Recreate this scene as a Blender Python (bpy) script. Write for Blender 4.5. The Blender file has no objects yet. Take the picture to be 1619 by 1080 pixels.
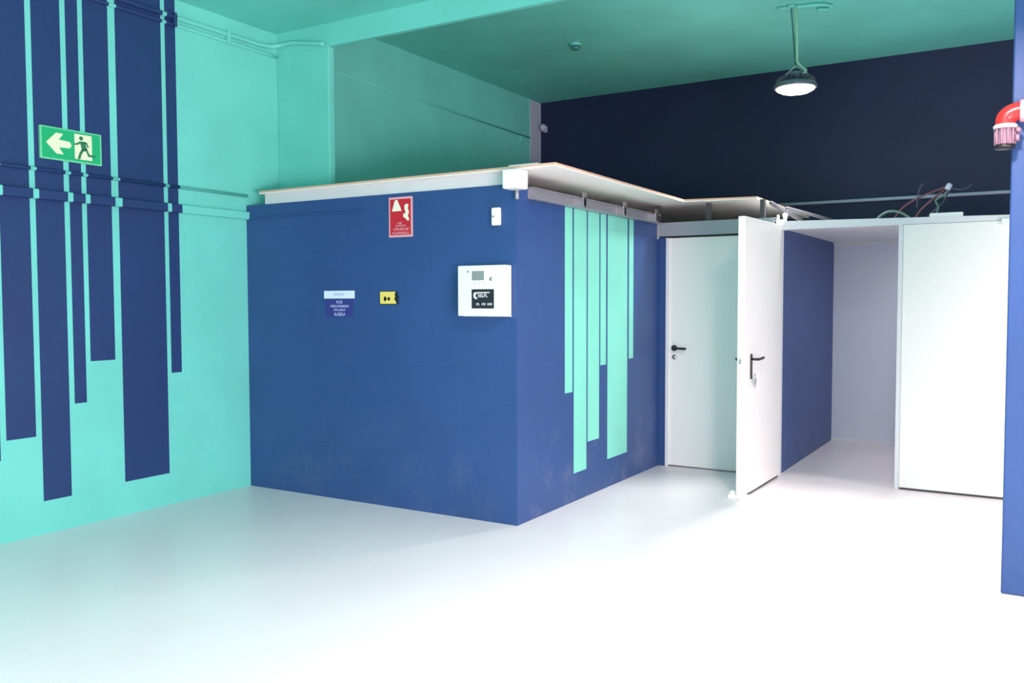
import bpy, bmesh, math, random
from mathutils import Vector, Matrix
random.seed(4)
C = bpy.context.scene.collection
S = bpy.context.scene

# ---------------------------------------------------------------- helpers
def s2l(c):
    return tuple(((v/255)/12.92 if v/255 <= .04045 else ((v/255+.055)/1.055)**2.4) for v in c)

class MB:
    def __init__(self): self.bm = bmesh.new()
    def _take(self, other):
        me = bpy.data.meshes.new('tmp'); other.to_mesh(me); other.free()
        self.bm.from_mesh(me); bpy.data.meshes.remove(me)
    def box(self, x0, x1, y0, y1, z0, z1, bev=0, seg=2):
        b = bmesh.new(); bmesh.ops.create_cube(b, size=1)
        for v in b.verts:
            v.co = ((x0+x1)/2+v.co.x*(x1-x0), (y0+y1)/2+v.co.y*(y1-y0), (z0+z1)/2+v.co.z*(z1-z0))
        if bev: bmesh.ops.bevel(b, geom=b.edges[:], offset=bev, segments=seg, affect='EDGES', profile=.5)
        self._take(b); return self
    def prism(self, pts, ext):
        b = bmesh.new(); e = Vector(ext)
        v0 = [b.verts.new(Vector(p)) for p in pts]; v1 = [b.verts.new(Vector(p)+e) for p in pts]
        b.faces.new(v0); b.faces.new(v1[::-1]); n = len(pts)
        for i in range(n): b.faces.new((v0[i], v1[i], v1[(i+1) % n], v0[(i+1) % n]))
        bmesh.ops.recalc_face_normals(b, faces=b.faces[:])
        self._take(b); return self
    def lathe(self, prof, c, axis=(0,0,1), seg=32):
        # prof: (radius, height) pairs along axis from c
        a = Vector(axis).normalized(); u = a.orthogonal().normalized(); w = a.cross(u); c = Vector(c)
        b = bmesh.new(); rings = []
        for r, h in prof:
            if r < 1e-6: rings.append([b.verts.new(c+a*h)])
            else: rings.append([b.verts.new(c+a*h+(u*math.cos(2*math.pi*k/seg)+w*math.sin(2*math.pi*k/seg))*r) for k in range(seg)])
        for A, B in zip(rings, rings[1:]):
            for k in range(seg):
                l = (k+1) % seg
                if len(A) == 1 and len(B) == 1: continue
                if len(A) == 1: b.faces.new((A[0], B[l], B[k]))
                elif len(B) == 1: b.faces.new((A[k], A[l], B[0]))
                else: b.faces.new((A[k], A[l], B[l], B[k]))
        if len(rings[0]) > 1: b.faces.new(rings[0][::-1])
        if len(rings[-1]) > 1: b.faces.new(rings[-1])
        bmesh.ops.recalc_face_normals(b, faces=b.faces[:])
        for f in b.faces: f.smooth = True
        self._take(b); return self
    def cyl(self, p0, p1, r, seg=20):
        p0 = Vector(p0); d = Vector(p1)-p0
        return self.lathe([(r, 0), (r, d.length)], p0, d, seg)
    def tube(self, pts, r, seg=10, smooth=4):
        P = [Vector(p) for p in pts]
        if smooth and len(P) > 2:
            Q = []
            for i in range(len(P)-1):
                a, b_, c, d = P[max(i-1, 0)], P[i], P[i+1], P[min(i+2, len(P)-1)]
                for k in range(smooth):
                    t = k/smooth
                    Q.append(.5*((2*b_)+(c-a)*t+(2*a-5*b_+4*c-d)*t*t+(3*b_-a-3*c+d)*t**3))
            P = Q+[P[-1]]
        b = bmesh.new(); rings = []; u = None
        for i, p in enumerate(P):
            t = (P[min(i+1, len(P)-1)]-P[max(i-1, 0)]).normalized()
            u = t.orthogonal().normalized() if u is None else (u-t*u.dot(t)).normalized()
            w = t.cross(u)
            rings.append([b.verts.new(p+(u*math.cos(2*math.pi*k/seg)+w*math.sin(2*math.pi*k/seg))*r) for k in range(seg)])
        for A, B in zip(rings, rings[1:]):
            for k in range(seg): b.faces.new((A[k], A[(k+1) % seg], B[(k+1) % seg], B[k]))
        b.faces.new(rings[0][::-1]); b.faces.new(rings[-1])
        bmesh.ops.recalc_face_normals(b, faces=b.faces[:])
        for f in b.faces: f.smooth = True
        self._take(b); return self
    def xform(self, M):
        bmesh.ops.transform(self.bm, matrix=M, verts=self.bm.verts[:]); return self
    def build(self, name, mat, parent=None, base=None):
        me = bpy.data.meshes.new(name)
        org = Vector((0, 0, 0))
        if parent is not None: org = parent['_o'] if False else ORG[parent.name]
        elif base is not None: org = Vector(base)
        bmesh.ops.translate(self.bm, verts=self.bm.verts[:], vec=-org)
        self.bm.to_mesh(me); self.bm.free(); me.materials.append(mat)
        o = bpy.data.objects.new(name, me); C.objects.link(o)
        if parent is not None: o.parent = parent
        else: o.location = org
        ORG[o.name] = org
        return o
ORG = {}

def tag(o, label, cat, group=None, kind=None):
    o['label'] = label; o['category'] = cat
    if group: o['group'] = group
    if kind: o['kind'] = kind
    return o
def thing(name, loc, label, cat, group=None, kind=None):
    o = bpy.data.objects.new(name, None); C.objects.link(o); o.location = loc
    o.empty_display_size = .1; ORG[o.name] = Vector(loc)
    return tag(o, label, cat, group, kind)
def struct(name, mb, mat, label, cat):
    return tag(mb.build(name, mat), label, cat, kind='structure')

# ---------------------------------------------------------------- materials
def newmat(name):
    m = bpy.data.materials.new(name); m.use_nodes = True
    nt = m.node_tree; b = nt.nodes['Principled BSDF']
    return m, nt, b
def plain(name, rgb, rough=.5, metal=0, bump=0, bscale=60, var=0, coat=0):
    m, nt, b = newmat(name)
    b.inputs['Base Color'].default_value = (*s2l(rgb), 1)
    b.inputs['Roughness'].default_value = rough; b.inputs['Metallic'].default_value = metal
    N = nt.nodes; L = nt.links
    if bump or var:
        g = N.new('ShaderNodeNewGeometry')
        n = N.new('ShaderNodeTexNoise'); n.inputs['Scale'].default_value = bscale; n.inputs['Detail'].default_value = 6
        L.new(g.outputs['Position'], n.inputs['Vector'])
        if bump:
            bp = N.new('ShaderNodeBump'); bp.inputs['Strength'].default_value = bump; bp.inputs['Distance'].default_value = .01
            L.new(n.outputs['Fac'], bp.inputs['Height']); L.new(bp.outputs['Normal'], b.inputs['Normal'])
        if var:
            n2 = N.new('ShaderNodeTexNoise'); n2.inputs['Scale'].default_value = 2.3; n2.inputs['Detail'].default_value = 8
            L.new(g.outputs['Position'], n2.inputs['Vector'])
            r = N.new('ShaderNodeValToRGB')
            c = s2l(rgb)
            r.color_ramp.elements[0].position = .3; r.color_ramp.elements[1].position = .7
            r.color_ramp.elements[0].color = (*[v*(1-var) for v in c], 1)
            r.color_ramp.elements[1].color = (*[min(1, v*(1+var)) for v in c], 1)
            L.new(n2.outputs['Fac'], r.inputs['Fac']); L.new(r.outputs['Color'], b.inputs['Base Color'])
    return m

def mth(nt, op, a, b=None):
    n = nt.nodes.new('ShaderNodeMath'); n.operation = op
    for i, v in enumerate((a, b)):
        if v is None: continue
        if isinstance(v, (int, float)): n.inputs[i].default_value = v
        else: nt.links.new(v, n.inputs[i])
    return n.outputs[0]

def striped(name, base, stripe, stripes, rough=.55, block=None, dust=0, ymask=None, bump=.15):
    """painted masonry; stripes = (y0, y1, z_bottom) painted bands running up the wall"""
    m, nt, b = newmat(name); N = nt.nodes; L = nt.links
    g = N.new('ShaderNodeNewGeometry'); sp = N.new('ShaderNodeSeparateXYZ'); L.new(g.outputs['Position'], sp.inputs[0])
    acc = None
    for y0, y1, zb in stripes:
        k = mth(nt, 'MULTIPLY', mth(nt, 'GREATER_THAN', sp.outputs['Y'], y0), mth(nt, 'LESS_THAN', sp.outputs['Y'], y1))
        k = mth(nt, 'MULTIPLY', k, mth(nt, 'GREATER_THAN', sp.outputs['Z'], zb))
        acc = k if acc is None else mth(nt, 'MAXIMUM', acc, k)
    n2 = N.new('ShaderNodeTexNoise'); n2.inputs['Scale'].default_value = 1.7; n2.inputs['Detail'].default_value = 7
    L.new(g.outputs['Position'], n2.inputs['Vector'])
    def ramp(rgb, v):
        r = N.new('ShaderNodeValToRGB'); c = s2l(rgb)
        r.color_ramp.elements[0].position = .3; r.color_ramp.elements[1].position = .7
        r.color_ramp.elements[0].color = (*[x*(1-v) for x in c], 1); r.color_ramp.elements[1].color = (*[x*(1+v) for x in c], 1)
        L.new(n2.outputs['Fac'], r.inputs['Fac']); return r.outputs['Color']
    col = ramp(base, .07)
    if acc is not None:
        mx = N.new('ShaderNodeMix'); mx.data_type = 'RGBA'
        L.new(acc, mx.inputs['Factor']); L.new(col, mx.inputs['A']); L.new(ramp(stripe, .06), mx.inputs['B']); col = mx.outputs['Result']
    if dust:
        # pale plaster scuffs near the foot of the wall
        n3 = N.new('ShaderNodeTexNoise'); n3.inputs['Scale'].default_value = 3.5; n3.inputs['Detail'].default_value = 10; n3.inputs['Roughness'].default_value = .7
        L.new(g.outputs['Position'], n3.inputs['Vector'])
        mr = N.new('ShaderNodeMapRange'); mr.inputs['From Min'].default_value = .7; mr.inputs['From Max'].default_value = 0.
        L.new(sp.outputs['Z'], mr.inputs['Value'])
        f = mth(nt, 'MULTIPLY', mth(nt, 'MULTIPLY', mth(nt, 'SUBTRACT', n3.outputs['Fac'], .5), 3.0), mr.outputs['Result'])
        f = mth(nt, 'MULTIPLY', mth(nt, 'MINIMUM', mth(nt, 'MAXIMUM', f, 0.), 1.), dust)
        mx = N.new('ShaderNodeMix'); mx.data_type = 'RGBA'
        L.new(f, mx.inputs['Factor']); L.new(col, mx.inputs['A']); mx.inputs['B'].default_value = (*s2l((190, 185, 195)), 1); col = mx.outputs['Result']
    L.new(col, b.inputs['Base Color']); b.inputs['Roughness'].default_value = rough
    n = N.new('ShaderNodeTexNoise'); n.inputs['Scale'].default_value = 45; n.inputs['Detail'].default_value = 5
    L.new(g.outputs['Position'], n.inputs['Vector'])
    h = mth(nt, 'MULTIPLY', n.outputs['Fac'], .25)
    if block:
        cx = N.new('ShaderNodeCombineXYZ')
        L.new(mth(nt, 'ADD', sp.outputs['X'], sp.outputs['Y']), cx.inputs['X']); L.new(sp.outputs['Z'], cx.inputs['Y'])
        br = N.new('ShaderNodeTexBrick'); L.new(cx.outputs[0], br.inputs['Vector'])
        br.inputs['Scale'].default_value = 1; br.inputs['Brick Width'].default_value = .5; br.inputs['Row Height'].default_value = .2
        br.inputs['Mortar Size'].default_value = .006; br.inputs['Mortar Smooth'].default_value = .6
        h = mth(nt, 'SUBTRACT', h, mth(nt, 'MULTIPLY', br.outputs['Fac'], block))
    bp = N.new('ShaderNodeBump'); bp.inputs['Strength'].default_value = bump; bp.inputs['Distance'].default_value = .02
    L.new(h, bp.inputs['Height']); L.new(bp.outputs['Normal'], b.inputs['Normal'])
    return m

TEAL = (108, 204, 194); BLUE = (43, 74, 130); NAVY = (25, 52, 103); BLUE_SHADED = (17, 30, 70)
LEFT_STRIPES = [(2.62, 2.868, .5), (2.903, 3.086, .616), (3.122, 3.308, .206), (3.343, 3.427, .795), (3.460, 3.638, 1.06), (3.690, 4.045, .226), (4.078, 4.166, .94)]
SIDE_STRIPES = [(5.445, 5.561, .795), (5.582, 5.786, .204), (5.806, 6.001, .403), (6.021, 6.122, .956), (6.149, 6.523, .219), (6.555, 6.644, .976)]
M = {}
M['teal_stripe'] = striped('teal_paint_with_navy_stripes', TEAL, NAVY, LEFT_STRIPES, bump=.22)
M['teal'] = striped('teal_paint', TEAL, NAVY, [], bump=.22)
M['teal_pipe'] = plain('teal_gloss_paint', TEAL, .45)
M['blue_side'] = striped('blue_paint_with_teal_stripes', BLUE, (128, 216, 196), SIDE_STRIPES, block=.3, dust=.35, bump=.25, rough=.45)
M['blue'] = striped('blue_paint', BLUE, TEAL, [], bump=.25, block=.3, rough=.45, dust=.12)
M['blue_smooth'] = striped('blue_paint_smooth', BLUE, TEAL, [], rough=.45)
M['navy'] = striped('blue_paint_shaded', BLUE_SHADED, TEAL, [], rough=.6)  # back wall: booth blue darkened, the falloff of light put into the colour
M['white'] = plain('white_plaster', (226, 226, 228), .6, bump=.05)
M['lavender'] = plain('pale_lilac_grey_panel', (214, 218, 234), .5)
M['door'] = plain('white_lacquered_steel', (240, 239, 236), .28)
M['frame'] = plain('white_door_frame', (222, 224, 230), .4)
M['black'] = plain('black_plastic', (28, 28, 30), .4)
M['dark'] = plain('dark_grey_matte', (70, 70, 73), .6)
M['galv'] = plain('galvanised_steel', (158, 161, 170), .42, metal=.35, bump=.05, bscale=25, var=.06)
M['rail'] = plain('dull_grey_rail', (84, 84, 92), .6)
M['steel'] = plain('brushed_steel', (190, 190, 194), .3, metal=.9)
M['board'] = plain('pale_plasterboard_underside', (240, 237, 230), .7, bump=.05)
M['edge'] = plain('orange_board_edge', (214, 172, 148), .7, bump=.1, var=.12)
M['track'] = plain('pale_grey_wall_plate', (206, 208, 212), .6, var=.06)
M['plastic'] = plain('white_plastic', (238, 238, 240), .35)
M['panel'] = plain('off_white_enamel', (228, 228, 224), .35)
M['lcd'] = plain('grey_display', (132, 142, 140), .2)
M['label_black'] = plain('black_sticker', (30, 28, 38), .4)
M['letter'] = plain('white_lettering', (225, 222, 232), .5)
M['red'] = plain('red_sign_face', (196, 30, 48), .4)
M['red_paint'] = plain('red_gloss_paint', (206, 44, 44), .3)
M['pink'] = plain('pale_pink_border', (226, 168, 178), .4)
M['cream'] = plain('cream_pictogram', (240, 234, 215), .5)
M['indigo'] = plain('indigo_sign_face', (50, 56, 132), .4)
M['pale_blue'] = plain('pale_blue_white_strip', (222, 232, 250), .4)
M['lilac'] = plain('lilac_lettering', (190, 194, 240), .5)
M['yellow'] = plain('yellow_sticker', (236, 214, 110), .4)
M['green'] = plain('green_sign_face', (30, 172, 112), .4)
M['pale_green'] = plain('pale_green_edge', (110, 205, 160), .35)
M['glow'] = plain('cream_photoluminescent', (226, 232, 198), .5)
M['pictogram_green'] = plain('dark_green_figure', (40, 120, 80), .5)
M['pale_green_cable'] = plain('pale_green_cable', (150, 205, 175), .5)
M['cable_green'] = plain('green_cable', (66, 98, 90), .5)
M['cable_red'] = plain('dark_red_cable', (92, 48, 60), .5)
M['cable_grey'] = plain('grey_cable', (58, 64, 84), .5)
M['pink_plastic'] = plain('clear_pinkish_plastic', (150, 116, 132), .3)
M['lamp_body'] = plain('dark_grey_cast_aluminium', (112, 116, 130), .4, metal=.5)
M['tag_plastic'] = plain('grey_green_key_tag', (150, 168, 160), .4)
M['conduit'] = plain('pale_lilac_conduit', (178, 184, 208), .5)

# floor: pale grey epoxy, faint roller mottling
m, nt, b = newmat('pale_grey_epoxy'); N = nt.nodes; L = nt.links
g = N.new('ShaderNodeNewGeometry'); n = N.new('ShaderNodeTexNoise'); n.inputs['Scale'].default_value = 1.2; n.inputs['Detail'].default_value = 9
L.new(g.outputs['Position'], n.inputs['Vector']); r = N.new('ShaderNodeValToRGB')
r.color_ramp.elements[0].position = .3; r.color_ramp.elements[1].position = .72
r.color_ramp.elements[0].color = (*s2l((226, 218, 220)), 1); r.color_ramp.elements[1].color = (*s2l((233, 225, 227)), 1)
L.new(n.outputs['Fac'], r.inputs['Fac']); L.new(r.outputs['Color'], b.inputs['Base Color']); b.inputs['Roughness'].default_value = .38
M['floor'] = m
m, nt, b = newmat('lamp_lens'); b.inputs['Base Color'].default_value = (1, 1, 1, 1)
b.inputs['Emission Color'].default_value = (1, .97, .92, 1); b.inputs['Emission Strength'].default_value = 14
M['lens'] = m

# ---------------------------------------------------------------- the room shell
XL = -5.30; XR = 3.6; YB = 9.45; YR = -4.2; ZN = 3.58; ZF = 3.85
struct('floor', MB().box(XL-.2, XR+.2, YR-.2, YB+.2, -.12, 0), M['floor'], 'pale grey painted concrete floor of the whole hall', 'floor')
struct('wall_left', MB().box(XL-.2, XL, YR, YB, 0, 4.0), M['teal_stripe'], 'teal wall with hanging navy blue stripes on the left', 'wall')
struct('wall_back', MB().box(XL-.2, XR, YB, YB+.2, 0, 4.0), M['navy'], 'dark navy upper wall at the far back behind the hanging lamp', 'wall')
struct('wall_right', MB().box(XR, XR+.2, YR, -3.6, 0, 4.0).box(XR, XR+.2, 1.2, YB, 0, 4.0).box(XR, XR+.2, -3.6, 1.2, 2.9, 4.0), M['white'], 'white wall closing the right side of the hall with a wide shutter opening', 'wall')
struct('wall_rear', MB().box(XL-.2, XR+.2, YR-.2, YR, 0, 4.0), M['white'], 'white wall behind the viewer', 'wall')
struct('ceiling_front', MB().box(XL-.2, XR+.2, YR-.2, 5.13, ZN, ZN+.2), M['teal'], 'teal ceiling of the nearer bay in front of the beam', 'ceiling')
struct('ceiling_back', MB().box(XL-.2, XR+.2, 5.17, YB+.2, ZF, ZF+.2), M['teal'], 'teal ceiling of the farther bay above the lamp', 'ceiling')
struct('trim_1', MB().box(XL, XR, 5.13, 5.17, 3.405, 4.0), M['teal'], 'teal downstand beam edge crossing the ceiling', 'beam')
struct('wall_column', MB().box(XL, -4.75, 5.135, 5.20, 0, ZF, .008), M['teal'], 'teal square column standing against the left wall behind the booth', 'column')
struct('wall_pillar', MB().box(-.147, .42, 4.89, 5.45, 0, ZF, .008), M['blue_smooth'], 'bright blue pillar at the right edge of the picture', 'pillar')
# booth
struct('wall_booth_front', MB().box(XL, -2.86, 4.79, 4.91, 0, 2.186), M['blue'], 'blue block front wall of the booth carrying the signs', 'wall')
struct('wall_booth_side', MB().box(-2.98, -2.86, 4.91, 7.21, 0, 2.186), M['blue_side'], 'blue booth side wall with pale teal stripes', 'wall')
struct('wall_booth_return', MB().box(-2.98, -2.802, 7.21, 7.33, 0, 1.99), M['blue_smooth'], 'narrow blue return wall beside the closed left door', 'wall')
struct('wall_corridor_left', MB().box(-1.97, -1.84, 7.27, YB, 0, 2.03), M['blue'], 'blue wall inside the passage behind the open door', 'wall')
struct('wall_corridor_back', MB().box(-1.84, .2, YB-.04, YB, 0, 2.03), M['lavender'], 'pale lilac grey end wall of the passage', 'wall')
struct('wall_corridor_right', MB().box(.2, .3, 7.30, YB, 0, 2.03), M['white'], 'white wall of the passage hidden behind the right door', 'wall')
struct('ceiling_corridor', MB().box(-1.97, .3, 7.32, YB, 2.03, 2.06), M['white'], 'white low ceiling of the passage', 'ceiling')
struct('baseboard_corridor', MB().box(-1.84, .2, YB-.052, YB-.04, 0, .03), M['frame'], 'thin white skirting along the passage end wall', 'baseboard')
struct('trim_2', MB().box(-1.84, .2, YB-.056, YB-.04, 1.995, 2.03), M['frame'], 'white cornice strip along the top of the passage end wall', 'trim')
struct('trim_3', MB().box(XL, XL+.012, 9.19, 9.44, 0, 3.84), M['conduit'], 'unpainted pale lilac strip down the far left corner', 'trim')

# header over the passage (top edge slopes a little) and jambs
struct('trim_4', MB().prism([(-1.86, 7.21, 2.012), (.3, 7.21, 2.012), (.3, 7.21, 2.040), (-1.86, 7.21, 2.082)], (0, .09, 0)), M['frame'], 'white door head over the passage opening', 'door head')
struct('trim_5', MB().box(-.945, -.912, 7.215, 7.30, 0, 2.012, .003), M['frame'], 'white jamb at the left of the wide right door', 'door jamb')
struct('trim_6', MB().box(-1.842, -1.822, 7.24, 7.31, 0, 2.012, .003), M['frame'], 'white jamb the open door hangs on', 'door jamb')

# ---------------------------------------------------------------- doors
d = thing('door_1', (-2.33, 7.25, 0), 'closed white door left of the open leaf with a black lever', 'door', kind='structure')
MB().box(-2.798, -1.975, 7.22, 7.265, .012, 1.982, .003).build('leaf', M['door'], d)
MB().box(-2.80, -2.772, 7.205, 7.222, .0, 1.984, .002).build('frame', M['frame'], d)
h = MB().lathe([(.026, 0), (.026, .008), (.02, .012), (0, .012)], (-2.722, 7.22, 1.033), (0, -1, 0)).build('handle_rose', M['black'], d)
MB().cyl((-2.722, 7.212, 1.033), (-2.722, 7.165, 1.033), .009).tube([(-2.722, 7.168, 1.033), (-2.70, 7.163, 1.033), (-2.655, 7.163, 1.032), (-2.60, 7.164, 1.031)], .0105).build('lever', M['black'], h)
MB().lathe([(.02, 0), (.02, .006), (0, .006)], (-2.722, 7.22, .955), (0, -1, 0)).build('lock_cover', M['steel'], d)

d = thing('door_2', (-1.835, 7.25, 0), 'open white door leaf standing out towards the viewer', 'door', kind='structure')
ang = math.radians(-1.2)
R2 = Matrix.Translation((-1.815, 7.235, 0)) @ Matrix.Rotation(ang, 4, 'Z')   # hinge axis; the leaf runs along -Y
MB().box(-.052, 0, -.965, 0, .022, 2.05, .003).xform(R2).build('leaf', M['door'], d)
MB().box(-.045, -.007, -.967, -.9645, .86, 1.06).xform(R2).build('lock_plate', M['frame'], d)
MB().box(-.035, -.017, -.973, -.9655, .985, 1.02, .002).xform(R2).build('latch', M['steel'], d)
MB().box(-.040, -.012, -.78, -.03, .004, .023).xform(R2).build('bottom_gap_shade', M['dark'], d)  # dark strip standing in for the shaded gap under the leaf
p = MB().box(0, .008, -.775-.05, -.775-.012, .865, 1.052, .004).xform(R2).build('handle_plate', M['black'], d)
MB().cyl((.006, -.806, 1.012), (.05, -.806, 1.012), .009).tube([(.05, -.808, 1.012), (.054, -.78, 1.012), (.054, -.72, 1.014), (.052, -.665, 1.017)], .0105).xform(R2).build('lever', M['black'], p)
p2 = MB().box(-.060, -.052, -.825, -.787, .865, 1.052, .004).xform(R2).build('handle_plate', M['black'], d)
MB().cyl((-.058, -.806, 1.008), (-.105, -.806, 1.008), .010).tube([(-.103, -.808, 1.008), (-.107, -.78, 1.008), (-.107, -.72, 1.009), (-.105, -.67, 1.011)], .0125).xform(R2).build('lever', M['black'], p2)
k = MB().cyl((.008, -.806, .895), (.022, -.806, .895), .007).box(.018, .028, -.812, -.772, .893, .897).xform(R2).build('key', M['steel'], d)
MB().tube([(.023, -.775+.010*math.cos(a), .885+.02*math.sin(a)) for a in [i*math.pi/6 for i in range(13)]], .0016, 6).prism([(.020, -.79, .865), (.020, -.745, .87), (.020, -.74, .835), (.020, -.762, .80), (.020, -.785, .835)], (.004, 0, 0)).xform(R2).build('key_tag', M['tag_plastic'], k)

d = thing('door_3', (-.4, 7.22, 0), 'wide plain white door right of the passage partly behind the blue pillar', 'door', kind='structure')
MB().box(-.910, .29, 7.205, 7.25, .017, 2.010, .003).build('leaf', M['door'], d)
MB().box(-.905, .285, 7.215, 7.245, .002, .017).build('bottom_gap_shade', M['dark'], d)  # grey strip that paints in the shadow line below the leaf
MB().box(-.262, -.12, 7.15, 7.206, 1.977, 2.022, .004).box(-.10, .22, 7.16, 7.206, 1.985, 2.005, .004).build('door_closer', M['plastic'], d)

t = thing('door_wedge', (-1.80, 6.33, 0), 'low white wedge on the floor under the open door leaf', 'door wedge')
MB().prism([(-1.945, 6.275, 0), (-1.62, 6.335, 0), (-1.62, 6.335, .004), (-1.80, 6.302, .021), (-1.945, 6.275, .021)], (-.01, .05, 0)).build('wedge', M['plastic'], t)
MB().lathe([(.026, 0), (.026, .012), (.018, .028), (0, .034)], (-1.922, 6.305, .018)).build('grip', M['plastic'], t)

# ---------------------------------------------------------------- booth top
roof = thing('roof_board', (-3.8, 6, 2.262), 'flat board roof overhanging the blue booth', 'roof')
poly = [(-5.13, 4.765), (-2.545, 4.72), (-2.575, 7.03), (-2.0, 7.14), (-2.02, 9.1), (-5.13, 9.1)]
MB().prism([(x, y, 2.264) for x, y in poly], (0, 0, .007)).build('underside', M['board'], roof)
MB().prism([(x, y, 2.271) for x, y in poly], (0, 0, .014)).build('board', M['edge'], roof)
MB().box(-5.10, -2.865, 4.795, 4.90, 2.186, 2.264).build('wall_plate', M['track'], roof)
# rim channel of the side wall
f = thing('side_channel', (-2.85, 6, 2.1), 'grey metal channel running along the top of the striped side wall', 'channel')
MB().box(-2.86, -2.852, 4.93, 7.16, 2.10, 2.178).box(-2.86, -2.80, 4.93, 7.16, 2.10, 2.106).box(-2.86, -2.82, 4.93, 7.16, 2.172, 2.178).build('channel', M['galv'], f)
for y in (5.62, 6.32, 6.98):
    MB().box(-2.852, -2.790, y-.012, y+.012, 2.106, 2.172).box(-2.80, -2.79, y-.03, y+.03, 2.112, 2.21, .002).build('clip', M['steel'], f)
hf = thing('door_header', (-2.4, 7.2, 2.0), 'grey metal header channel over the closed left door', 'header')
MB().box(-2.885, -1.862, 7.165, 7.172, 1.997, 2.112).box(-2.885, -1.862, 7.172, 7.235, 2.106, 2.112).box(-2.885, -1.862, 7.172, 7.215, 1.997, 2.003).build('channel', M['galv'], hf)
MB().box(-2.888, -2.845, 7.150, 7.166, 1.972, 2.118, .003).build('end_bracket', M['galv'], hf)
for x in (-2.87, -2.42, -1.965):
    MB().box(x-.018, x+.018, 7.175, 7.225, 2.112, 2.264).build('stud', M['dark'], hf)
MB().box(-2.80, -1.975, 7.222, 7.26, 1.982, 1.997).build('header_gap_shade', M['black'], hf)  # black strip painted in as the dark gap beneath the header
rl = ['galvanised rail sloping down behind the open door top, nearer one', 'galvanised rail sloping down behind the open door top, farther one']
for (a, b_), lb in zip([((-1.905, 7.20, 2.235), (-1.84, 8.30, 2.125)), ((-1.85, 7.5, 2.215), (-1.60, 9.0, 2.165))], rl):
    o = MB().tube([a, b_], .016, 4, 0).build('roof_rail', M['rail'], base=a); tag(o, lb, 'rail', 'rails on the passage roof')
t = thing('white_fitting', (-1.90, 7.25, 2.08), 'small white cable fitting beside the open door top', 'fitting')
MB().box(-1.875, -1.80, 7.22, 7.30, 2.083, 2.095, .003).lathe([(.014, 0), (.014, .03), (.02, .032), (.02, .055), (0, .06)], (-1.80, 7.25, 2.09)).lathe([(.010, 0), (.010, .045), (0, .047)], (-1.855, 7.25, 2.09)).build('body', M['plastic'], t)

e = thing('emergency_light', (-2.83, 4.74, 2.14), 'small white box under the roof at the booth corner', 'light box')
MB().box(-2.893, -2.772, 4.665, 4.788, 2.142, 2.262, .012, 3).build('housing', M['plastic'], e)
MB().cyl((-2.842, 4.765, 2.142), (-2.842, 4.765, 2.085), .012).build('conduit_stub', M['galv'], e)
o = MB().box(-2.90, -2.69, 4.76, 4.86, 2.285, 2.300, .003).build('cover_strip', M['plastic'], base=(-2.8, 4.8, 2.285)); tag(o, 'thin white strip lying on the roof edge above the corner box', 'strip')

# ---------------------------------------------------------------- things on the booth front wall (y = 4.79)
YF = 4.79
def rect(mb, x0, x1, z0, z1, y0, th): mb.box(x0, x1, y0-th, y0, z0, z1); return mb
def fpoly(mb, pts, y0, th): mb.prism([(x, y0, z) for x, z in pts], (0, -th, 0)); return mb
def scribble(mb, x0, x1, z0, z1, y, n):
    """worn print too small to read: short uneven upright and level strokes"""
    w = (x1-x0)/n
    for i in range(n):
        a = x0+i*w; k = random.choice((0, 1, 2, 3))
        rect(mb, a+w*.1, a+w*.32, z0, z1, y, .0008)
        if k != 1: rect(mb, a+w*.1, a+w*.82, z1-(z1-z0)*.28, z1, y, .0008)
        if k != 2: rect(mb, a+w*.1, a+w*.82, z0, z0+(z1-z0)*.26, y, .0008)
        if k in (0, 2): rect(mb, a+w*.6, a+w*.84, z0+(z1-z0)*.2, z1, y, .0008)
        if k == 3: rect(mb, a+w*.1, a+w*.7, z0+(z1-z0)*.4, z0+(z1-z0)*.6, y, .0008)
    return mb

s = thing('fire_alarm_sign', (-3.786, YF, 1.886), 'red fire safety sign with white pictograms high on the booth front', 'sign')
x0, x1, z0, z1 = -3.888, -3.683, 1.886, 2.160
rect(MB(), x0, x1, z0, z1, YF, .003).build('border', M['pink'], s)
rect(MB(), x0+.012, x1-.014, z0+.014, z1-.014, YF-.003, .001).build('face', M['red'], s)
yy = YF-.004
pm = MB()
fpoly(pm, [(x0+.028, z1-.096), (x0+.045, z1-.05), (x0+.055, z1-.022), (x0+.075, z1-.018), (x0+.088, z1-.045), (x0+.102, z1-.07), (x0+.112, z1-.096)], yy, .001)
pm.build('flame_pictogram', M['cream'], s)
pm = MB()
fpoly(pm, [(x0+.138, z1-.06), (x0+.152, z1-.048), (x0+.172, z1-.055), (x0+.165, z1-.08), (x0+.176, z1-.105), (x0+.166, z1-.13), (x0+.178, z1-.16), (x0+.165, z1-.165), (x0+.145, z1-.148), (x0+.125, z1-.135), (x0+.128, z1-.118), (x0+.148, z1-.108), (x0+.138, z1-.085)], yy, .001)
pm.build('hand_pictogram', M['cream'], s)
lm = MB()
scribble(lm, x0+.075, x0+.115, z0+.088, z0+.102, yy, 4)
scribble(lm, x0+.055, x0+.150, z0+.072, z0+.083, yy, 8)
scribble(lm, x0+.04, x1-.032, z0+.046, z0+.064, yy, 9)
scribble(lm, x0+.03, x1-.028, z0+.020, z0+.036, yy, 12)
lm.build('lettering', M['pink'], s)

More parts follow.
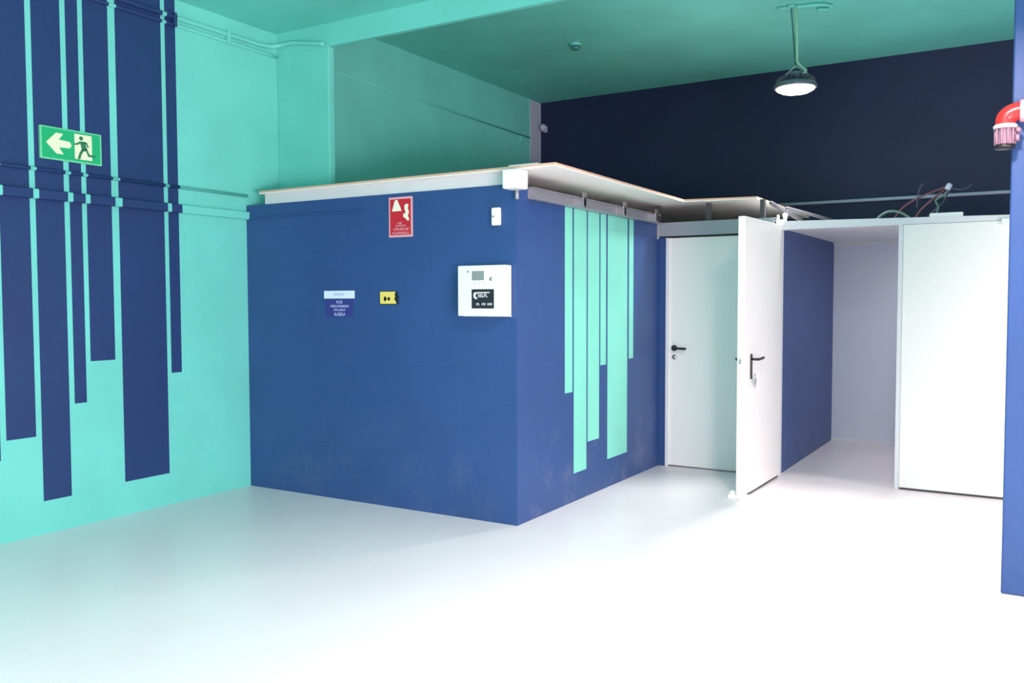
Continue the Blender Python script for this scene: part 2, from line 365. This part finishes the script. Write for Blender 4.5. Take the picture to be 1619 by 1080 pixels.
s = thing('notice_sign', (-4.353, YF, 1.33), 'indigo notice with a white top bar on the booth front', 'sign')
rect(MB(), -4.490, -4.222, 1.330, 1.517, YF, .002).build('face', M['indigo'], s)
rect(MB(), -4.498, -4.208, 1.466, 1.522, YF-.002, .003).build('top_bar', M['pale_blue'], s)
lm = MB(); yy = YF-.002
lm2 = MB(); scribble(lm2, -4.40, -4.30, 1.486, 1.502, YF-.005, 6); lm2.build('bar_lettering', M['lilac'], s)
scribble(lm, -4.383, -4.323, 1.430, 1.452, yy, 4)
scribble(lm, -4.440, -4.262, 1.402, 1.420, yy, 12)
scribble(lm, -4.408, -4.298, 1.376, 1.392, yy, 8)
scribble(lm, -4.405, -4.300, 1.340, 1.364, yy, 7)
lm.build('lettering', M['lilac'], s)

s = thing('warning_sticker', (-3.89, YF, 1.425), 'small yellow sticker with black marks on the booth front', 'sticker')
rect(MB(), -3.980, -3.822, 1.422, 1.517, YF, .0015).build('backing', M['label_black'], s)
rect(MB(), -3.974, -3.832, 1.428, 1.512, YF-.0015, .001).build('face', M['yellow'], s)
mm = MB(); yy = YF-.0025
for cx in (-3.928, -3.896): mm.lathe([(.013, 0), (.013, .001), (0, .001)], (cx, yy, 1.462), (0, -1, 0), 14)
rect(mm, -3.935, -3.925, 1.445, 1.480, yy, .001)
fpoly(mm, [(-3.832, 1.512), (-3.845, 1.495), (-3.838, 1.478), (-3.848, 1.462), (-3.832, 1.44), (-3.808, 1.425), (-3.812, 1.455), (-3.804, 1.47), (-3.818, 1.49), (-3.818, 1.512)], yy, .001)
mm.build('black_marks', M['label_black'], s)

s = thing('access_sensor', (-3.0, YF, 1.926), 'small white upright box high on the booth front near its corner', 'sensor')
MB().box(-3.034, -2.972, YF-.028, YF, 1.929, 2.042, .008, 3).build('housing', M['plastic'], s)
MB().lathe([(.007, 0), (.007, .002), (0, .002)], (-3.018, YF-.028, 1.985), (0, -1, 0), 12).build('button', M['lcd'], s)

s = thing('control_panel', (-3.077, YF, 1.35), 'white square alarm control panel with a black label on the booth front', 'control panel')
MB().box(-3.257, -2.898, YF-.085, YF, 1.349, 1.674, .006).build('cabinet', M['panel'], s)
yy = YF-.085
MB().box(-3.145, -3.052, yy-.002, yy, 1.578, 1.638).build('display', M['lcd'], s)
MB().box(-3.158, -3.005, yy-.001, yy, 1.538, 1.648).build('keypad_overlay', M['plastic'], s)
bx = MB()
for i in range(3):
    for j in range(2): bx.box(-3.13+i*.035, -3.108+i*.035, yy-.003, yy-.001, 1.548+j*.014, 1.556+j*.014)
bx.build('buttons', M['track'], s)
MB().lathe([(.012, 0), (.012, .004), (.005, .006), (0, .006)], (-2.998, yy, 1.585), (0, -1, 0), 16).build('key_lock', M['steel'], s)
MB().lathe([(.007, 0), (.007, .002), (0, .002)], (-3.175, yy, 1.635), (0, -1, 0), 12).build('indicator', M['lcd'], s)
lb = rect(MB(), -3.147, -2.978, 1.398, 1.521, yy, .0015).build('label', M['label_black'], s)
yy -= .0015
lm = MB()
fpoly(lm, [(-3.128, 1.50), (-3.10, 1.503), (-3.012, 1.503), (-3.008, 1.497), (-3.10, 1.496), (-3.116, 1.490), (-3.117, 1.474), (-3.105, 1.466), (-3.104, 1.458), (-3.118, 1.458), (-3.131, 1.470), (-3.133, 1.488)], yy, .001)
scribble(lm, -3.10, -3.024, 1.469, 1.494, yy, 5)
scribble(lm, -3.112, -3.085, 1.418, 1.434, yy, 3)
scribble(lm, -3.070, -3.040, 1.418, 1.434, yy, 3)
scribble(lm, -3.028, -2.990, 1.418, 1.434, yy, 4)
lm.build('lettering', M['letter'], lb)
MB().box(-3.262, -2.893, YF-.012, YF, 1.345, 1.349, .001).build('back_plate', M['frame'], s)

# ---------------------------------------------------------------- exit sign on the left wall
s = thing('exit_sign', (XL, 3.357, 2.33), 'green emergency exit sign with arrow and running figure on the striped wall', 'sign')
y0, y1, z0, z1 = 3.151, 3.562, 2.331, 2.534
MB().box(XL, XL+.020, y0, y1, z0, z1, .003).build('plate', M['pale_green'], s)
MB().box(XL+.020, XL+.0215, y0+.010, y1-.014, z0+.010, z1-.010).build('face', M['green'], s)
def lpoly(mb, pts, x): mb.prism([(x, y0+a, z0+c) for a, c in pts], (.001, 0, 0)); return mb
xx = XL+.0215
lpoly(MB(), [(.035, .103), (.100, .168), (.148, .168), (.118, .128), (.190, .124), (.202, .104), (.190, .084), (.118, .080), (.148, .040), (.100, .040)], xx).build('arrow', M['glow'], s)
lpoly(MB(), [(.222, .024), (.340, .024), (.340, .182), (.222, .182)], xx).build('doorway_pictogram', M['glow'], s)
xx += .001
fg = MB().lathe([(.013, 0), (.013, .001), (0, .001)], (xx, y0+.266, z0+.158), (1, 0, 0), 16)
lpoly(fg, [(.256, .138), (.288, .140), (.308, .092), (.292, .078), (.270, .088)], xx)          # trunk
lpoly(fg, [(.256, .138), (.258, .122), (.236, .112), (.218, .112), (.218, .120), (.234, .124)], xx)   # forward arm
lpoly(fg, [(.284, .140), (.306, .136), (.318, .108), (.310, .104), (.300, .124), (.286, .126)], xx)   # back arm
lpoly(fg, [(.292, .098), (.308, .090), (.322, .062), (.362, .060), (.362, .046), (.312, .048)], xx)   # back leg
lpoly(fg, [(.270, .092), (.288, .086), (.268, .058), (.258, .026), (.240, .024), (.252, .062)], xx)   # front leg
fg.build('running_figure', M['pictogram_green'], s)

# ---------------------------------------------------------------- painted pipes on the left wall
o = MB().box(XL, XL+.042, 1.0, 4.79, 2.078, 2.138, .008).build('cable_trunking', M['teal_stripe']); tag(o, 'flat cable trunking painted with the stripes, across the left wall', 'trunking')
o = MB().tube([(XL+.012, y, 2.262) for y in (1.0, 4.79)], .012, 10, 0).build('thin_conduit', M['teal_stripe']); tag(o, 'thin painted conduit just above the trunking on the left wall', 'pipe')
up = [(XL+.014, -4.1, 3.452), (XL+.014, 2, 3.452), (XL+.014, 4.6, 3.452), (XL+.018, 4.98, 3.455), (XL+.06, 5.095, 3.475), (XL+.16, 5.112, 3.485), (XL+.30, 5.112, 3.465), (XL+.52, 5.118, 3.425)]
o = MB().tube(up, .017, 10, 5).build('ceiling_conduit', M['teal_stripe']); tag(o, 'thick painted conduit near the ceiling that bends round the column', 'pipe')
o = MB().tube([(XL+.010, -4.1, 3.398), (XL+.010, 5.0, 3.398), (XL+.010, 5.12, 3.398)], .012, 10, 0).build('lower_ceiling_conduit', M['teal_stripe']); tag(o, 'painted conduit running just below the ceiling conduit, left wall', 'pipe')
cl = ['painted pipe clip on the ceiling conduits, nearest the navy stripes', 'painted pipe clip on the ceiling conduits, beside the column']
for y, lb in zip((4.14, 4.62), cl):
    o = MB().box(XL, XL+.046, y-.012, y+.012, 3.378, 3.476, .005).build('pipe_clip', M['teal_stripe'], base=(XL, y, 3.38)); tag(o, lb, 'clip', 'clips on the ceiling conduits')
o = MB().tube([(XL+.006, 5.20, 3.44), (XL+.006, 9.18, 3.39)], .010, 10, 0).build('rear_conduit', M['teal']); tag(o, 'painted conduit across the dark teal wall behind the column', 'pipe')
o = MB().box(XL, -4.12, YF-.012, YF, 2.078, 2.092, .004).build('wall_ledge', M['blue_smooth'], base=(-4.7, YF, 2.08)); tag(o, 'thin blue ledge across the upper left of the booth front', 'ledge')
o = MB().cyl((-4.60, 5.30, 2.285), (-4.60, 5.30, 2.335), .012).lathe([(.02, 0), (.02, .012), (0, .016)], (-4.60, 5.30, 2.335)).build('roof_bolt', M['dark'], base=(-4.6, 5.3, 2.285)); tag(o, 'small dark bolt sticking up from the booth roof near the column', 'bolt')
o = MB().box(XL, XL+.03, 8.93, 9.02, 3.30, 3.38, .006).build('junction_box', M['teal_pipe'], base=(XL, 8.97, 3.34)); tag(o, 'tiny painted junction box at the far end of the teal wall', 'junction box')

# ---------------------------------------------------------------- back wall and ceiling fittings
s = thing('motion_sensor', (-5.22, YB, 3.53), 'small white motion sensor on the navy wall by its left corner', 'sensor')
MB().box(-5.25, -5.20, YB-.015, YB, 3.49, 3.56, .004).tube([(-5.225, YB-.01, 3.52), (-5.225, YB-.06, 3.50)], .010).build('bracket', M['conduit'], s)
MB().lathe([(0, 0), (.03, .005), (.042, .03), (.042, .06), (.025, .085), (0, .09)], (-5.235, YB-.03, 3.525), (.25, -1, .25), 20).build('head', M['conduit'], s)
o = MB().tube([(-2.55, YB-.02, 2.447), (-.2, YB-.02, 2.447)], .017, 10, 0).build('white_conduit', M['conduit']); tag(o, 'pale conduit running level along the navy back wall', 'pipe')
s = thing('smoke_detector', (-3.80, 7.45, ZF), 'small round smoke detector on the teal rear ceiling', 'smoke detector')
MB().lathe([(.055, 0), (.055, .015), (.048, .02)], (-3.80, 7.45, ZF), (0, 0, -1), 24).build('base', M['teal_pipe'], s)
MB().lathe([(.044, .018), (.044, .045), (.03, .058), (0, .06)], (-3.80, 7.45, ZF), (0, 0, -1), 24).build('head', plain('dark_teal_detector', (52, 120, 122), .5), s)
o = MB().tube([(-1.92, 7.40, ZF-.014), (-1.70, 7.44, ZF-.014), (-1.58, 7.48, ZF-.014), (-1.53, 7.56, ZF-.014), (-1.57, 7.62, ZF-.014), (-1.64, 7.58, ZF-.014)], .014).build('ceiling_cable', M['teal_pipe']); tag(o, 'painted cable looped on the ceiling above the hanging lamp', 'cable')

LX, LY, LZ = -1.762, 7.38, 3.165
s = thing('high_bay_lamp', (LX, LY, LZ), 'lit round high bay lamp hanging from the teal ceiling', 'lamp')
MB().lathe([(.153, 0), (.168, 0), (.170, .006), (.170, .025), (.150, .045), (.06, .065), (0, .065)], (LX, LY, LZ), (0, 0, 1), 40).build('housing', M['lamp_body'], s)
MB().lathe([(0, -.040), (.06, -.038), (.11, -.030), (.145, -.012), (.152, 0), (.152, .004), (0, .004)], (LX, LY, LZ), (0, 0, 1), 40).build('lens', M['lens'], s)
fin = MB()
for i in range(20):
    a = i*math.pi/10; c_, s_ = math.cos(a), math.sin(a)
    fin.prism([(LX+.06*c_, LY+.06*s_, LZ+.07), (LX+.158*c_, LY+.158*s_, LZ+.055), (LX+.14*c_, LY+.14*s_, LZ+.085), (LX+.06*c_, LY+.06*s_, LZ+.11)], (-.004*s_, .004*c_, 0))
fin.build('heat_sink', M['lamp_body'], s)
MB().lathe([(.062, .07), (.062, .12), (.045, .135), (0, .135)], (LX, LY, LZ), (0, 0, 1), 28).build('driver', M['lamp_body'], s)
for sx in (-1, 1):
    MB().tube([(LX+sx*.112, LY, LZ+.05), (LX+sx*.10, LY, LZ+.10), (LX+sx*.04, LY, LZ+.15), (LX, LY, LZ+.185)], .006, 8).lathe([(.014, -.012), (.014, .012)], (LX+sx*.112, LY, LZ+.062), (1, 0, 0), 12).build('bracket_arm', M['steel'], s)
ch = MB()
top = Vector((-1.812, 7.41, ZF)); bot = Vector((LX, LY, LZ+.185)); n = 26
for i in range(n):
    p = bot.lerp(top, (i+.5)/n); ax = (1, 0, 0) if i % 2 else (0, 1, 0)
    u = Vector(ax); w = Vector((0, 0, 1)); pts = [p+u*.007*math.cos(a)+w*.017*math.sin(a) for a in [k*math.pi/5 for k in range(11)]]
    ch.tube(pts, .0022, 5, 0)
ch.build('chain', plain('dull_green_grey_chain', (70, 120, 108), .5, metal=.3), s)
MB().tube([top+Vector((.03, 0, 0)), (LX+.005, LY+.0, 3.62), (LX+.010, LY, LZ+.27), (LX+.016, LY-.005, LZ+.205), (LX+.066, LY-.01, LZ+.150), (LX+.084, LY-.01, LZ+.135), (LX+.07, LY-.01, LZ+.115), (LX+.04, LY, LZ+.11)], .011, 10).build('power_cable', M['pale_green_cable'], s)
MB().lathe([(.035, 0), (.035, .02), (0, .024)], top, (0, 0, -1), 20).build('ceiling_hook', M['teal_pipe'], s)

# ---------------------------------------------------------------- wires on the passage roof
o = MB().box(-.735, -.515, 7.225, 7.29, 2.05, 2.088, .004).build('white_trunking', M['plastic'], base=(-.6, 7.25, 2.05)); tag(o, 'short white trunking box on top of the right door head', 'trunking')
W = 8.3
def wire(name, pts, r, mat, label):
    o = MB().tube(pts, r, 8, 5).build(name, M[mat], base=pts[0]); tag(o, label, 'wire', 'loose wires above the passage')
wire('loose_wire', [(-1.31, W, 2.062), (-1.27, W, 2.15), (-1.18, W, 2.215), (-1.07, W, 2.20), (-.97, W, 2.12), (-.94, W, 2.062)], .011, 'cable_green', 'thick green wire arching over the passage roof')
wire('loose_wire', [(-1.18, W+.1, 2.062), (-1.10, W+.1, 2.22), (-.98, W+.08, 2.31), (-.85, W+.04, 2.36), (-.72, W, 2.40)], .008, 'cable_red', 'dark red wire rising to the connector, left one of the bundle')
wire('loose_wire', [(-1.0, W+.02, 2.062), (-.93, W+.02, 2.20), (-.84, W+.02, 2.29), (-.76, W+.02, 2.36), (-.71, W+.02, 2.395)], .008, 'cable_red', 'dark red wire rising to the connector, middle one of the bundle')
wire('loose_wire', [(-.94, W+.04, 2.062), (-.84, W+.04, 2.18), (-.76, W+.04, 2.26), (-.70, W+.02, 2.36)], .007, 'cable_grey', 'grey wire rising to the connector, right one of the bundle')
wire('loose_wire', [(-.70, W, 2.38), (-.74, W, 2.33), (-.80, W, 2.29), (-.78, W, 2.22), (-.84, W, 2.062)], .009, 'cable_green', 'green wire dropping from the connector to the passage roof')
wire('loose_wire', [(-.95, W+.03, 2.24), (-.94, W+.03, 2.36), (-.915, W+.03, 2.43), (-.90, W+.03, 2.44)], .005, 'cable_grey', 'thin grey wire end standing straight up above the bundle')
o = MB().lathe([(.02, 0), (.024, .01), (.024, .045), (.018, .055), (0, .058)], (-.715, W, 2.375), (.5, 0, 1), 16).build('wire_connector', M['conduit'], base=(-.715, W, 2.375)); tag(o, 'pale grey connector at the upper end of the wires', 'connector')
o = MB().tube([(-.70, W, 2.39), (-.62, W, 2.37), (-.56, W, 2.38), (-.53, W, 2.41)], .006, 8).build('wire_tail', M['cable_grey'], base=(-.7, W, 2.39)); tag(o, 'thin grey wire tail reaching right from the connector', 'wire')

# ---------------------------------------------------------------- red fitting on the pillar
s = thing('fire_hose_elbow', (-.17, 4.83, 2.17), 'red pipe elbow with a clear ribbed lower end on the blue pillar', 'pipe fitting')
YP = 4.835
MB().tube([(.42, YP, 2.335), (.0, YP, 2.335), (-.08, YP, 2.340), (-.135, YP, 2.335), (-.168, YP, 2.312), (-.172, YP, 2.275)], .043, 20, 5).build('elbow', M['red_paint'], s)
MB().lathe([(.052, 0), (.052, .018), (.047, .022)], (-.112, YP, 2.338), (1, 0, 0), 24).build('collar', M['pink'], s)
MB().lathe([(.050, 0), (.052, .012), (.046, .014), (.046, .018)], (-.172, YP, 2.262), (0, 0, 1), 24).build('clamp_ring', M['plastic'], s)
rb = MB().lathe([(.036, 0), (.040, .01), (.034, .07), (.044, .08)], (-.172, YP, 2.182), (0, 0, 1), 24)
for i in range(10):
    a = i*math.pi/5; rb.cyl((-.172+.042*math.cos(a), YP+.042*math.sin(a), 2.186), (-.172+.042*math.cos(a), YP+.042*math.sin(a), 2.262), .005, 8)
rb.build('ribbed_body', M['pink_plastic'], s)
MB().lathe([(.044, 0), (.044, .016), (.036, .02)], (-.172, YP, 2.166), (0, 0, 1), 24).build('end_cap', M['black'], s)
MB().cyl((-.13, YP, 2.215), (-.112, YP, 2.215), .018).lathe([(.016, 0), (.012, .02), (0, .02)], (-.125, YP, 2.245), (.6, 0, .5), 12).build('side_valve', M['pink_plastic'], s)

# ---------------------------------------------------------------- light
WARM = (1, .785, .815)
def area(name, loc, size, power, rot=(0, 0, 0), color=(1, .98, .95), shape='DISK', spread=math.pi, size_y=None):
    l = bpy.data.lights.new(name, 'AREA'); l.energy = power; l.shape = shape; l.size = size; l.color = color; l.spread = spread
    if size_y: l.size_y = size_y
    o = bpy.data.objects.new(name, l); C.objects.link(o); o.location = loc; o.rotation_euler = rot; return o
area('hanging_lamp_light', (LX, LY, LZ-.045), .29, 42, color=(1, .93, .92), spread=math.radians(135))
area('hall_lamp_light', (-.35, 3.3, 3.12), .32, 150, color=WARM, spread=math.radians(155))
area('hall_lamp_light', (2.0, 6.2, 3.12), .32, 75, color=WARM, spread=math.radians(130))
area('hall_lamp_light', (-3.1, .3, 3.12), .32, 42, color=WARM, spread=math.radians(155))
area('passage_fill_light', (-.5, 8.5, 2.02), .25, 10, color=(1, .98, .98))  # unseen light added to brighten the passage
area('shutter_daylight', (XR+.15, -1.2, 1.45), 4.7, 180, rot=(math.radians(90), 0, math.radians(90)), color=(1, .785, .815), shape='RECTANGLE', size_y=2.8)
fill = area('far_ceiling_fill_light', (4.5, -1.2, .12), 4.2, 1000, color=(1, .785, .815), shape='RECTANGLE', size_y=1.4)  # unseen upward light, added to lift the far ceiling
fill.rotation_euler = Vector((-.62, .55, .56)).to_track_quat('-Z', 'Y').to_euler()
w = bpy.data.worlds.new('world'); S.world = w; w.use_nodes = True
w.node_tree.nodes['Background'].inputs['Color'].default_value = (.9, .95, 1, 1); w.node_tree.nodes['Background'].inputs['Strength'].default_value = .5

# ---------------------------------------------------------------- camera
F, PIT, ROLL, YAW, H = 1387.1, 4.69515745e-02, -2.59864389e-03, 5.43879119e-01, 1.45
fwd = Vector((-math.sin(YAW)*math.cos(PIT), math.cos(YAW)*math.cos(PIT), -math.sin(PIT)))
X0 = Vector((math.cos(YAW), math.sin(YAW), 0)); U0 = X0.cross(fwd)
rt = X0*math.cos(ROLL)+U0*math.sin(ROLL); upv = -X0*math.sin(ROLL)+U0*math.cos(ROLL)
cam = bpy.data.cameras.new('camera'); cam.sensor_width = 36; cam.lens = F/1619*36; cam.clip_start = .05
co = bpy.data.objects.new('camera', cam); C.objects.link(co)
mw = Matrix.Identity(4)
for i in range(3): mw[i][0] = rt[i]; mw[i][1] = upv[i]; mw[i][2] = -fwd[i]
mw[0][3], mw[1][3], mw[2][3] = 0, 0, H
co.matrix_world = mw
S.camera = co

vs = S.view_settings
vs.view_transform = 'Standard'; vs.look = 'None'; vs.exposure = .0; vs.gamma = 1; vs.use_curve_mapping = False
S.cycles.max_bounces = 10; S.cycles.diffuse_bounces = 6
